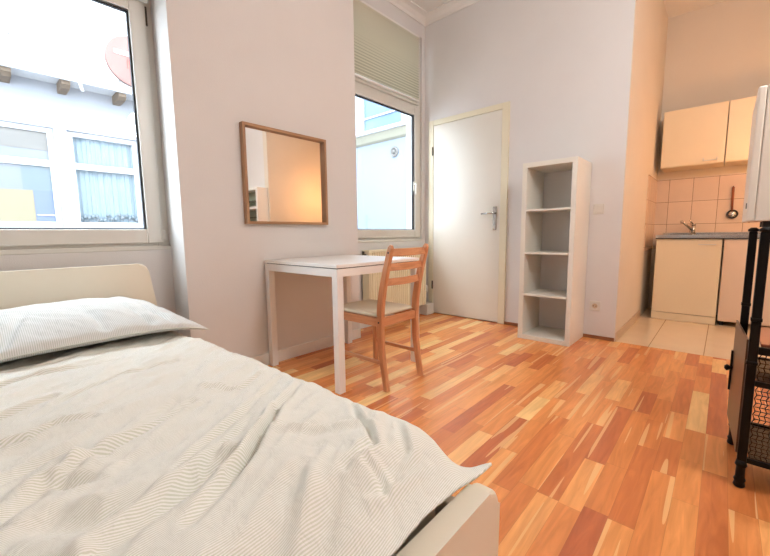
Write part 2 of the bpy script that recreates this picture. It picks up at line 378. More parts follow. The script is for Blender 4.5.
# skirtings
S('baseboard_front', boxes([(P1b, P2a, YA-.014, YA, 0, .085), (P2a-.0, P2a+.013, YA, YN, 0, .085), (P2a+.013, XB-.0, YN-.013, YN, 0, .085)], bev=.003), 'white_lacquer')
S('baseboard_right', boxes([(XB-.012, XB, YK+.0, DY0, 0, .028), (XB-.012, XB, 2.492, YN-.014, 0, .028)], bev=.002), 'skirt_brown')
S('baseboard_kitchen', boxes([(XB+.002, 4.70, YK-.014, YK-.004, 0, .075)], bev=.002), 'skirt_tile')
S('trim_4', boxes([(XC-.009, XC, YKR, YK, .70, 1.478)]), 'wall_tile')
S('trim_5', boxes([(4.70, XC-.009, YK-.009, YK, .70, 1.478)]), 'side_tile')

S('door_light_block', B(XB+.10, XB+.12, DY0, DY1, 0, DH), 'wall')  # added panel behind the door, keeps sky light from leaking under the leaf
# door 1
d = thing('door_1', (XB, 2.03, 0), kind='structure')
bm = boxes([(XB-.018, XB+.10, DY0, DY0+.07, 0, DH), (XB-.018, XB+.10, DY1-.06, DY1, 0, DH), (XB-.018, XB+.10, DY0+.07, DY1-.06, DH-.055, DH)], bev=.004)
obj('door_frame', bm, 'door_frame', d)
leaf = obj('door_leaf', B(XB-.012, XB+.028, DY0+.072, DY1-.062, .008, DH-.057, bev=.004), 'door', d)
bm = bmesh.new(); box(bm, XB-.020, XB-.012, 1.675, 1.712, .935, 1.165, bev=.003)
cyl(bm, (XB-.02, 1.694, 1.10), (XB-.060, 1.694, 1.10), .010); cyl(bm, (XB-.054, 1.690, 1.10), (XB-.052, 1.822, 1.097), .0095, .008)
cyl(bm, (XB-.0205, 1.694, .995), (XB-.0225, 1.694, .995), .007)
obj('door_handle', bm, 'metal', d, label='steel lever handle on a long plate')
for z in (.33, 1.80):
    bm = bmesh.new(); cyl(bm, (XB-.024, DY1-.058, z-.045), (XB-.024, DY1-.058, z+.045), .008); obj('hinge', bm, 'hinge', d)

# ------------------------------------------------------------------ windows
def window(name, x0, x1, blind_z, handle):
    w = thing(name, ((x0+x1)/2, YN, .85), kind='structure')
    yf = YN+.02
    bm = bmesh.new()
    box(bm, x0, x0+.075, yf, yf+.08, .852, 2.99, bev=.004); box(bm, x1-.075, x1, yf, yf+.08, .852, 2.99, bev=.004)
    box(bm, x0+.075, x1-.075, yf, yf+.08, .852, .90, bev=.004); box(bm, x0+.075, x1-.075, yf, yf+.08, 2.955, 2.99, bev=.004)
    box(bm, x0+.075, x1-.075, yf, yf+.08, 2.225, 2.31, bev=.004)
    obj('window_frame', bm, 'pvc', w)
    for (z0, z1, sw) in ((.87, 2.252, .082), (2.285, 2.965, .06)):
        bm = bmesh.new(); a, b = x0+.05, x1-.05
        ring(bm, a, b, z0, z1, sw, yf-.022, yf+.03, bev=.006)
        ring(bm, a+sw-.012, b-sw+.012, z0+sw-.012, z1-sw+.012, .012, yf-.016, yf-.002)
        s = obj('sash', bm, 'pvc', w)
        bm = bmesh.new(); ring(bm, a+sw-.001, b-sw+.001, z0+sw-.001, z1-sw+.001, .008, yf+.001, yf+.02); obj('gasket', bm, 'seal', s)
        obj('pane', B(a+sw, b-sw, yf+.008, yf+.014, z0+sw, z1-sw), 'glass', s)
    if handle:
        bm = bmesh.new(); box(bm, handle-.014, handle+.014, yf-.032, yf-.022, 1.37, 1.47, bev=.003)
        cyl(bm, (handle, yf-.03, 1.44), (handle, yf-.055, 1.44), .009); box(bm, handle-.009, handle+.009, yf-.064, yf-.05, 1.33, 1.45, bev=.004)
        obj('window_handle', bm, 'plastic', w)
    else:
        bm = bmesh.new(); cyl(bm, (x1-.046, yf-.012, 2.12), (x1-.046, yf-.012, 2.22), .007); obj('hinge', bm, 'hinge', w)
        bm = bmesh.new(); box(bm, x1-.062, x1-.03, yf-.025, yf-.0, .89, .955, bev=.004); obj('hinge', bm, 'plastic', w)
    obj('window_sill', B(x0, x1, YN-.006, yf+.02, .828, .853, bev=.004), 'pvc', w)
    return w
window('window_1', -.46, .845, 2.235, None)
window('window_2', 2.20, 3.452, 2.31, 3.30)

def blind(x0, x1, z0, z1, label, yb):
    t = thing('pleated_blind', ((x0+x1)/2, yb, z1), label, 'blind')
    bm = bmesh.new(); n = 24; R = []
    for i in range(n*2+1):
        z = z1-.022-(z1-z0-.04)*i/(n*2); y = yb+(.015 if i % 2 else -.015)
        R.append((bm.verts.new((x0, y, z)), bm.verts.new((x1, y, z))))
    for a, b in zip(R, R[1:]):
        bm.faces.new((a[0], a[1], b[1], b[0]))
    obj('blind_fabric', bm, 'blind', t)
    obj('head_rail', B(x0-.004, x1+.004, yb-.013, yb+.013, z1-.022, z1, bev=.003), 'white_lacquer', t)
    obj('bottom_rail', B(x0-.003, x1+.003, yb-.012, yb+.012, z0-.004, z0+.016, bev=.003), 'white_lacquer', t)
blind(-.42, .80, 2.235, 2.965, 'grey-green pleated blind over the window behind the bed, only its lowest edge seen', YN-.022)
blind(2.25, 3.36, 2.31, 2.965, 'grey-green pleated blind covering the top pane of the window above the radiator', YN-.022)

# ------------------------------------------------------------------ courtyard outside
S('ground', B(-6, 12, YN+.22, 14, -.5, -.4), 'ground')
c = thing('courtyard_building', (1.2, 7.5, -.4), 'low pale building with white windows and a roof eave across the courtyard', 'building')
Y0 = 7.5
wins = [(-.20, .915), (1.19, 2.00), (2.45, 3.3)]
bm = bmesh.new(); xs = [-4.0]
for a, b in wins: box(bm, xs[-1], a-.06, Y0, Y0+.3, -.4, 3.35); xs.append(b+.06)
box(bm, xs[-1], 5.4, Y0, Y0+.3, -.4, 3.35)
for a, b in wins: box(bm, a-.06, b+.06, Y0, Y0+.3, -.4, 1.08); box(bm, a-.06, b+.06, Y0, Y0+.3, 2.53, 3.35)
obj('wall', bm, 'facade', c)
for i, (a, b) in enumerate(wins):
    bm = bmesh.new(); ring(bm, a-.06, b+.06, 1.08, 2.53, .07, Y0+.05, Y0+.12, bev=.006); box(bm, a, b, Y0+.05, Y0+.12, 1.965, 2.06, bev=.006)
    f = obj('window', bm, 'facade_frame', c)
    if i == 0:
        obj('roller_blind', B(a, b, Y0+.09, Y0+.10, 2.2, 2.47), 'pane_grey', f); obj('pane', B(a, b, Y0+.095, Y0+.105, 2.06, 2.2), 'pane_pale', f)
        obj('pane', B(a, .58, Y0+.09, Y0+.10, 1.61, 1.965), 'pane_pale', f); obj('pane', B(.58, b, Y0+.09, Y0+.10, 1.61, 1.965), 'pane_teal', f)
        obj('yellow_panel', B(a, .685, Y0+.08, Y0+.09, 1.15, 1.61), 'yellow_board', f); obj('blue_panel', B(.685, b, Y0+.085, Y0+.095, 1.15, 1.61), 'blue_board', f)
        obj('glazing_bar', boxes([(.70, b, Y0+.07, Y0+.082, 1.245, 1.258)]), 'facade_frame', f)
    else:
        bm = bmesh.new(); n = 60; R = []
        for k in range(n+1):
            x = a+(b-a)*k/n; y = Y0+.14+.006*math.sin(k*.9)+.003*math.sin(k*2.3)
            R.append([bm.verts.new((x, y+dy, z)) for z, dy in ((1.15, 0), (2.47, 0))])
        for p, q in zip(R, R[1:]): bm.faces.new((p[0], q[0], q[1], p[1]))
        obj('curtain', bm, 'pane_blue', f)
        bm = bmesh.new(); rr = random.Random(3)
        for k in range(16):
            x = a+(b-a)*(k+.5)/16; z = 1.17+rr.uniform(0, .10); lathe(bm, [(.004, -.02), (.03, 0), (.024, .03), (.004, .05)], (x, Y0+.10, z), n=8)
        obj('sill_ornament', bm, 'pane_teal', f)
obj('eave', boxes([(-4, 5.4, Y0-.42, Y0+.35, 3.17, 3.22), (-4, 5.4, Y0-.45, Y0-.40, 3.13, 3.23)], bev=.006), 'facade_frame', c)
for x in (-.09, .515, 1.12, 1.80, 2.42, 3.05):
    bm = bmesh.new(); prism(bm, [(Y0-.40, 3.169), (Y0-.40, 3.08), (Y0-.32, 3.04), (Y0, 3.04), (Y0, 3.169)], 'x', x-.05, x+.05); obj('rafter_end', bm, 'rafter', c, label='brown wooden rafter end')
bm = bmesh.new(); cyl(bm, (1.27, Y0-.43, 3.14), (1.30, Y0-.43, 3.02), .02); obj('gutter_spout', bm, 'facade_frame', c)
uw = obj('upper_wall', B(-4, 5.4, 8.0, 8.3, 3.221, 6.6), 'roof_panel', c)
bm = bmesh.new()
for z in (3.515, 3.9, 4.29, 4.68, 5.07): box(bm, -4, 5.4, 7.992, 7.999, z-.007, z+.007)
for x in (-2.1, -1.4, -.7, 0, .66, 1.33, 2.0, 2.7, 3.4): box(bm, x-.006, x+.006, 7.990, 7.998, 3.222, 6.5)
obj('panel_joint', bm, 'panel_line', uw)
sg = thing('round_sign', (2.23, 7.9, 3.97), 'round pale red sign with a white bar on the building across the courtyard', 'sign')
bm = bmesh.new(); cyl(bm, (2.23, 7.93, 3.965), (2.23, 7.985, 3.965), .415, n=48); obj('disc', bm, 'sign_pink', sg)
obj('white_bar', boxes([(1.94, 2.28, 7.915, 7.929, 4.03, 4.10)]), 'sign_white', sg)
obj('red_stroke', boxes([(2.125, 2.15, 7.915, 7.929, 3.83, 3.99)]), 'sign_red', sg)
# wing of the building seen through the second window
g = thing('courtyard_wing', (6.2, 6.0, -.4), 'pale blue rendered wing with a cream cornice outside the window above the radiator', 'building')
obj('wall', B(6.0, 6.4, 3.4, 7.4, -.4, 2.83), 'facade_blue', g)
bm = bmesh.new(); prism(bm, [(6.0, 2.83), (5.93, 2.86), (5.88, 2.95), (5.86, 3.0), (6.4, 3.0), (6.4, 2.83)], 'y', 3.4, 7.4); obj('cornice', bm, 'cream_cornice', g, label='cream moulded cornice')
obj('ledge', B(5.80, 6.4, 3.4, 7.4, 3.0, 3.07, bev=.01), 'facade_frame', g)
up_ = obj('upper_wall', boxes([(6.04, 6.4, 3.4, 4.99, 3.07, 4.6), (6.04, 6.4, 6.06, 7.4, 3.07, 4.6), (6.04, 6.4, 4.99, 6.06, 4.1, 4.6)]), 'facade', g)
obj('glazing', B(6.08, 6.12, 4.99, 6.06, 3.07, 4.1), 'sky_glass', g)
obj('glazing_bar', B(6.05, 6.08, 4.99, 6.06, 3.40, 3.43), 'facade_frame', g)
ex = thing('round_vent', (5.99, 5.13, 2.58), 'round white wall vent under the cornice outside the window above the radiator', 'vent')
bm = bmesh.new(); lathe(bm, [(.105, 0), (.105, .02), (.085, .045), (.07, .045), (.06, .02), (.001, .02)], (5.998, 5.13, 2.58), (-1, 0, 0), 28); obj('ring', bm, 'panel_line', ex)
bm = bmesh.new(); lathe(bm, [(.045, .021), (.045, .04), (.02, .055), (.001, .055)], (6.0, 5.13, 2.58), (-1, 0, 0), 20); obj('cap', bm, 'pane_grey', ex)

# ------------------------------------------------------------------ mirror
mt = thing('wall_mirror', (1.546, YA, .985), 'square wall mirror in a light brown wooden frame hanging above the white table', 'mirror')
x0, x1, z0, z1 = 1.212, 1.880, .984, 1.622
fd = .042; fwid = .018
obj('frame_side', B(x0, x0+fwid, YA-fd, YA, z0, z1, bev=.001), 'oak_z', mt)
obj('frame_side', B(x1-fwid, x1, YA-fd, YA, z0, z1, bev=.001), 'oak_z', mt)
obj('frame_rail', B(x0+fwid, x1-fwid, YA-fd, YA, z0, z0+fwid, bev=.001), 'oak_x', mt)
obj('frame_rail', B(x0+fwid, x1-fwid, YA-fd, YA, z1-fwid, z1, bev=.001), 'oak_x', mt)
obj('mirror_glass', B(x0+fwid, x1-fwid, YA-.014, YA-.004, z0+fwid, z1-fwid), 'mirror', mt)

# ------------------------------------------------------------------ radiator
rx0, rx1, ry0, ry1 = 2.47, 3.36, 2.43, 2.525
ra = thing('radiator', (2.9, 2.48, 0), 'cream ribbed panel radiator under the window, behind the table and chair', 'radiator')
bm = bmesh.new(); n = 27; pts = []
w = (rx1-rx0)/n
for k in range(n):
    a = rx0+k*w
    for u, dy in ((0, .010), (.22, .010), (.34, 0), (.88, 0)): pts.append((a+u*w, ry0+dy))
pts.append((rx1, ry0+.010))
prism(bm, pts+[(rx1, ry0+.022), (rx0, ry0+.022)], 'z', .12, .735)
obj('front_panel', bm, 'radiator', ra)
obj('back_panel', B(rx0, rx1, ry1-.012, ry1, .12, .735), 'radiator', ra)
bm = boxes([(rx0-.004, rx0+.006, ry0+.004, ry1, .13, .758), (rx1-.006, rx1+.004, ry0+.004, ry1, .13, .758), (rx0, rx1, ry0+.002, ry0+.014, .735, .758), (rx0, rx1, ry1-.014, ry1, .735, .758)], bev=.002)
for k in range(44):
    x = rx0+.02+k*(rx1-rx0-.04)/43; box(bm, x-.003, x+.003, ry0+.014, ry1-.014, .742, .756)
obj('top_grille', bm, 'radiator', ra)
bm = bmesh.new(); cyl(bm, (rx0-.035, 2.48, .71), (rx0+.0, 2.48, .71), .017); cyl(bm, (rx0-.03, 2.48, .67), (rx0-.03, 2.48, .75), .012); obj('vent_plug', bm, 'hinge', ra, label='dark metal bleed fitting')
bm = bmesh.new(); cyl(bm, (3.41, 2.47, 0.12), (3.41, 2.47, .27), .009); cyl(bm, (3.36, 2.47, .20), (3.41, 2.47, .20), .009); obj('pipe', bm, 'plastic', ra)
bm = bmesh.new(); lathe(bm, [(.018, 0), (.024, .01), (.026, .05), (.022, .075), (.005, .08)], (3.41, 2.47, .25)); obj('thermostat_valve', bm, 'plastic', ra)
obj('bracket', B(2.7, 2.74, ry1, YN, .2, .6), 'radiator', ra)
pb = obj('pipe_cover', B(3.34, 3.47, 2.40, 2.538, 0, .125, bev=.008), 'plastic', label='small white box covering pipes on the floor beside the radiator', category='pipe cover')

# ------------------------------------------------------------------ table
tx0, tx1, ty1, ty0 = 1.330, 2.080, 2.312, 1.562
tb = thing('dining_table', (1.705, 1.937, 0), 'square white table with straight legs standing under the wall mirror', 'table')
obj('tabletop', B(tx0, tx1, ty0, ty1, .722, .742, bev=.0025), 'table_white', tb)
L_ = .045
for a, b in ((tx0, ty0), (tx1-L_, ty0), (tx0, ty1-L_), (tx1-L_, ty1-L_)):
    obj('leg', B(a, a+L_, b, b+L_, 0, .717, bev=.0025), 'table_white', tb)
for q in ((tx0+L_, tx1-L_, ty0+.002, ty0+.024), (tx0+L_, tx1-L_, ty1-.024, ty1-.002), (tx0+.002, tx0+.024, ty0+L_, ty1-L_), (tx1-.024, tx1-.002, ty0+L_, ty1-L_)):
    obj('apron', B(*q, .672, .717, bev=.001), 'table_white', tb)
obj('support_strip', boxes([(tx0+.01, tx1-.01, ty0+.014, ty0+.03, .716, .723), (tx0+.01, tx1-.01, ty1-.03, ty1-.014, .716, .723), (tx0+.014, tx0+.03, ty0+.03, ty1-.03, .716, .723), (tx1-.03, tx1-.014, ty0+.03, ty1-.03, .716, .723)]), 'dark', tb)

# ------------------------------------------------------------------ chair
ch = thing('dining_chair', (1.70, 1.6, 0), 'pine ladder-back chair with a beige seat cushion pushed up to the white table', 'chair')
cxl, cxr = 1.540, 1.865
for x in (cxl, cxr):
    bm = bmesh.new()
    sweep(bm, [(x, 1.392, 0), (x, 1.412, .12), (x, 1.430, .24), (x, 1.436, .40), (x, 1.430, .50), (x, 1.412, .60), (x, 1.388, .70), (x, 1.362, .79), (x, 1.350, .832), (x, 1.346, .846)],
          [.0155]*8+[.0145, .008], [.017, .018, .020, .022, .022, .021, .019, .017, .015, .008])
    obj('back_leg', bm, 'pine_z', ch)
for x in (cxl, cxr):
    bm = bmesh.new(); sweep(bm, [(x, 1.79, 0), (x, 1.79, .425)], [.014, .016], [.014, .018]); obj('front_leg', bm, 'pine_z', ch)
for zc, yc in ((.805, 1.357), (.722, 1.382), (.635, 1.404)):
    bm = bmesh.new(); n = 10; pts = []
    for k in range(n+1):
        u = k/n; pts.append((cxl+.012+(cxr-cxl-.024)*u, yc-.022*math.sin(math.pi*u)-.0, zc))
    sweep(bm, pts, .021, .007, side=Vector((0, 0.25, 1)).normalized())
    obj('back_slat', bm, 'pine_x', ch)
obj('seat_rail', B(cxl+.012, cxr-.012, 1.424, 1.446, .375, .425, bev=.002), 'pine_x', ch)
obj('seat_rail', B(cxl+.012, cxr-.012, 1.785, 1.805, .375, .425, bev=.002), 'pine_x', ch)
for x in (cxl, cxr): obj('seat_rail', B(x-.010, x+.010, 1.45, 1.78, .375, .425, bev=.002), 'pine_y', ch)
for x in (cxl, cxr): 
    bm = bmesh.new(); sweep(bm, [(x, 1.42, .160), (x, 1.785, .160)], .008, .011, side=Vector((1, 0, 0))); obj('stretcher', bm, 'pine_y', ch)
for x, y, z in ((cxl, 1.436, .402), (cxl, 1.357, .805)):
    bm = bmesh.new(); cyl(bm, (x-.0175, y, z), (x-.014, y, z), .0055); obj('bolt', bm, 'dark', ch)
bm = bmesh.new(); n = 20
def cush(u, v, s):
    x = cxl-.022+(cxr-cxl+.044)*u; y = 1.442+.418*v
    e = (max(0, 1-(2*u-1)**6)*max(0, 1-(2*v-1)**6))**.5
    return (x, y, .437+s*(.012+.004*(1-(2*u-1)**2))*e+(.006*e if s > 0 else 0))
T = [[bm.verts.new(cush(i/n, j/n, 1)) for j in range(n+1)] for i in range(n+1)]
D = [[bm.verts.new(cush(i/n, j/n, -1)) if 0 < i < n and 0 < j < n else T[i][j] for j in range(n+1)] for i in range(n+1)]
for i in range(n):
    for j in range(n):
        bm.faces.new((T[i][j], T[i+1][j], T[i+1][j+1], T[i][j+1]))
        q = [D[i][j], D[i][j+1], D[i+1][j+1], D[i+1][j]]
        if len(set(q)) == 4:
            try: bm.faces.new(q)
            except ValueError: pass
obj('seat_cushion', bm, 'cushion', ch, smooth=True, label='beige fabric seat cushion')

# ------------------------------------------------------------------ shelf unit
sx0, sx1, sy0, sy1 = 3.108, 3.498, .852, 1.272
sh = thing('shelf_unit', (3.3, 1.06, 0), 'tall narrow white shelf unit of four open cells standing beside the door', 'shelf')
th = .038
obj('top_panel', B(sx0, sx1, sy0, sy1, 1.432, 1.47, bev=.0015), 'shelf_white', sh)
obj('bottom_panel', B(sx0, sx1, sy0, sy1, 0.001, th, bev=.0015), 'shelf_white', sh)
obj('side_panel', B(sx0, sx1, sy0, sy0+th, th, 1.432, bev=.0015), 'shelf_white', sh)
obj('side_panel', B(sx0, sx1, sy1-th, sy1, th, 1.432, bev=.0015), 'shelf_white', sh)
for z in (.375, .727, 1.080): obj('shelf', B(sx0+.004, sx1-.002, sy0+th, sy1-th, z, z+.016, bev=.001), 'shelf_white', sh)

# switch and socket
sw = thing('light_switch', (XB, .784, 1.05), 'square white light switch on the wall right of the shelf unit', 'light switch')
obj('switch_plate', B(XB-.009, XB, .744, .824, 1.05, 1.134, bev=.003), 'plastic', sw); obj('rocker', B(XB-.014, XB-.009, .756, .812, 1.063, 1.121, bev=.002), 'plastic', sw)
so = thing('wall_socket', (XB, .774, .24), 'white power socket low on the wall right of the shelf unit', 'socket')
obj('socket_plate', B(XB-.009, XB, .734, .814, .24, .322, bev=.003), 'plastic', so)
bm = bmesh.new(); lathe(bm, [(.021, 0), (.021, .001)], (XB-.0092, .774, .281), (-1, 0, 0), 24); obj('socket_well', bm, 'skirt_tile', so)
bm = bmesh.new(); 
for dy in (-.0095, .0095): cyl(bm, (XB-.0102, .774+dy, .281), (XB-.0112, .774+dy, .281), .0035)
obj('pin_hole', bm, 'dark', so)

# ------------------------------------------------------------------ bed
BX0, BX1 = -.80, .668
bd = thing('bed', (-.07, 1.4, 0), 'cream double bed with a low footboard, headboard under the big window', 'bed')
def rrect(x0, x1, z0, z1, r, sl=0.):
    P = [(x0, z0), (x1, z0)]
    for k in range(7): t = math.pi/2*k/6; P.append((x1-sl-r+r*math.cos(t), z1-r+r*math.sin(t)))
    for k in range(7): t = math.pi/2*(1+k/6); P.append((x0+sl+r+r*math.cos(t), z1-r+r*math.sin(t)))
    return P
bm = bmesh.new(); prism(bm, rrect(BX0, BX1-.006, .035, .414, .045), 'y', .296, .342, bev=.012); fb = obj('footboard', bm, 'bed_cream', bd)
bm = bmesh.new(); prism(bm, rrect(BX0-.10, BX1+.085, .10, .757, .05, .085), 'y', 2.425, 2.465, bev=.012); obj('headboard', bm, 'bed_cream', bd)
obj('side_rail', B(BX1-.045, BX1-.015, .342, 2.425, .12, .34, bev=.004), 'bed_cream', bd)
obj('side_rail', B(BX0+.015, BX0+.045, .342, 2.425, .12, .34, bev=.004), 'bed_cream', bd)
for x in (BX0+.06, BX1-.12):
    for y in (.296, 2.40): obj('leg', B(x, x+.06, y+.005, y+.04, 0, .11), 'bed_cream', bd)
obj('slatted_base', boxes([(BX0+.045, BX1-.045, .40+.16*k, .47+.16*k, .20, .22) for k in range(12)]), 'pine_x', bd)
def softbox(bm, x0, x1, y0, y1, z0, z1, r):
    box(bm, x0, x1, y0, y1, z0, z1, bev=r, seg=4)
bm = bmesh.new(); softbox(bm, BX0+.05, BX1-.06, .39, 2.325, .221, .415, .05)
me = obj('mattress', bm, 'sheet', smooth=True, label='white sheeted mattress lying in the cream bed under the duvet', category='mattress')

CREASES = [
([(0.086,0.569),(0.146,0.592),(0.214,0.627),(0.266,0.645)],0.022,0.016),
([(-0.10,0.97),(-0.002,1.001),(0.041,0.995),(0.082,1.022),(0.142,1.003)],0.010,0.010),
([(0.061,0.791),(0.098,0.829),(0.171,0.867),(0.261,0.906),(0.335,0.958)],0.010,0.009),
([(0.257,0.590),(0.301,0.609),(0.350,0.661),(0.404,0.701),(0.445,0.751),(0.493,0.783),(0.581,0.853)],0.011,0.010),
([(0.167,0.523),(0.282,0.594),(0.351,0.655),(0.440,0.748)],0.012,0.009),
([(0.206,0.680),(0.287,0.740),(0.375,0.794),(0.424,0.829),(0.577,0.948)],0.010,0.008),
([(0.236,0.645),(0.292,0.692),(0.340,0.724),(0.391,0.769)],0.008,0.006),
([(0.572,0.626),(0.533,0.571),(0.516,0.521),(0.481,0.470),(0.429,0.463),(0.396,0.455)],0.009,0.009),
([(0.361,0.665),(0.452,0.578),(0.515,0.535)],0.014,-0.007),
([(0.384,0.445),(0.319,0.413),(0.270,0.390)],0.026,0.010),
([(-0.012,0.727),(0.048,0.794),(0.098,0.760)],0.016,0.010),
([(0.026,0.689),(0.083,0.637),(0.122,0.637)],0.030,0.010),
([(0.387,0.397),(0.413,0.391),(0.470,0.392),(0.550,0.391)],0.010,-0.008),
([(0.433,0.446),(0.442,0.414),(0.425,0.388)],0.010,0.007),
([(0.578,0.486),(0.528,0.431),(0.462,0.412)],0.012,0.006),
([(0.385,1.009),(0.460,0.962),(0.550,1.004)],0.008,0.007),
([(-0.008,0.834),(0.069,0.862),(0.130,0.793)],0.020,-0.008),
([(0.340,0.511),(0.277,0.446),(0.224,0.412)],0.018,0.006),
([(-.6,.8),(-.35,.95),(-.1,1.1),(.1,1.2)],.012,.009),
([(-.5,.55),(-.3,.66),(-.12,.7)],.012,.010),
([(.1,1.15),(.25,1.28),(.42,1.30)],.010,.007),
([(-.2,1.35),(.05,1.45),(.3,1.47)],.012,.007),
]
def seg_d(px, py, a, b):
    vx, vy = b[0]-a[0], b[1]-a[1]; L2 = vx*vx+vy*vy
    t = max(0, min(1, ((px-a[0])*vx+(py-a[1])*vy)/L2)); dx, dy = px-a[0]-t*vx, py-a[1]-t*vy
    return math.hypot(dx, dy), t, vx*dy-vy*dx
def sm(a, b, x): 
    t = max(0, min(1, (x-a)/(b-a))); return t*t*(3-2*t)
def crease(x, y):
    h = 0
    for pts, w, d in CREASES:
        best = None; n = len(pts)-1
        for i in range(n):
            q = seg_d(x, y, pts[i], pts[i+1])
            if best is None or q[0] < best[0]: best = (q[0], (i+q[1])/n, q[2])
        w *= .8
        if best[0] > w*4: continue
        s = best[0]*(1 if best[2] > 0 else -1)/w
        taper = math.sin(math.pi*min(1, max(0, .08+.84*best[1])))**.6
        h += d*taper*(-math.exp(-s*s)+.75*math.exp(-(s-1.7)**2)+.25*math.exp(-(s+2)**2))
    return h
def duvet_h(x, y):
    h = 1.6*crease(x, y)
    c, s = math.cos(.6), math.sin(.6); u, v = x*c+y*s, -x*s+y*c
    h += .014*noise.noise(Vector((u*2.2, v*5, 1.3)))
    h += .0075*noise.noise(Vector((x*2.2+3, y*9, 4.1)))
    r = noise.noise(Vector((u*4, v*15, 7.7)))
    h += .009*(1-abs(r)*2.2)
    r3 = noise.noise(Vector((u*9+2, v*32, 3.7)))
    h += .0042*(1-abs(r3)*2.2)
    h += .0032*noise.noise(Vector((x*20, y*30, 2.2)))+.0012*noise.noise(Vector((x*50, y*60, 5.2)))
    return h
def duvet():
    bm = bmesh.new(); uvl = bm.loops.layers.uv.new('UVMap')
    na, nb = 300, 330; amin, amax = -.90, .735; bmin, bmax = 0., 1.62
    rows = []; UV = {}
    for j in range(nb+1):
        b = bmin+(bmax-bmin)*j/nb; row = []
        y = .336+b; f = sm(-.02, .15, b)               # foot end sinks on to the footboard
        for i in range(na+1):
            a = amin+(.70+.08*sm(.08, .4, b)-amin)*i/na
            # cross section: flat, rolling over the long edges of the mattress
            drop = sm(-.02, .13, b)
            R = .10; xr = .565-.02*sm(.7, 1.2, b)
            s = a+.0 if a > 0 else -(a+.13)
            side = 1 if a > 0 else -1
            if s <= xr: x = s; dz = 0
            else:
                t = (s-xr)/R; tm = 1.25*drop
                if t < tm: x = xr+R*math.sin(t); dz = -R*(1-math.cos(t))
                else: x = xr+R*math.sin(tm)+(s-xr-R*tm)*math.cos(tm); dz = -R*(1-math.cos(tm))-(s-xr-R*tm)*math.sin(tm)
            X = x if side > 0 else -.13-x
            zt = .424+.069*f+.008*math.sin(math.pi*min(1, max(0, (a+.9)/1.7)))
            zt -= .016*sm(1.15, 1.40, b)
            puff = .018*math.exp(-((X-.47)/.16)**2-((y-.50)/.12)**2)
            damp = 1 if s < xr else max(.25, 1-(s-xr)/.12)
            hh = duvet_h(a, y)*damp*(.35+.65*f)
            z = zt+dz+hh+puff
            yy = y+.010*noise.noise(Vector((a*7, b*2, 9)))*(1-sm(0, .1, b))+.02*noise.noise(Vector((a*3, 5, 2)))*sm(1.3, 1.52, b)
            z = max(z, .421) if b < .02 and X < BX1 else z
            v = bm.verts.new((X, yy, z)); UV[v] = (a, b*1.02-a*.14); row.append(v)
        rows.append(row)
    under = []
    for j in range(nb):
        for i in range(na):
            f = bm.faces.new((rows[j][i], rows[j][i+1], rows[j+1][i+1], rows[j+1][i]))
            for l in f.loops: l[uvl].uv = UV[l.vert]
            f.smooth = True
    me = bpy.data.meshes.new('duvet'); bm.normal_update(); bm.to_mesh(me); bm.free(); me.materials.append(M['duvet'])
    o = bpy.data.objects.new('duvet', me); COL.objects.link(o)
    md = o.modifiers.new('thick', 'SOLIDIFY'); md.thickness = .005; md.offset = -1
    o['label'] = 'crumpled pale green and white pinstriped duvet spread over the bed'; o['category'] = 'duvet'
    return o
duvet()
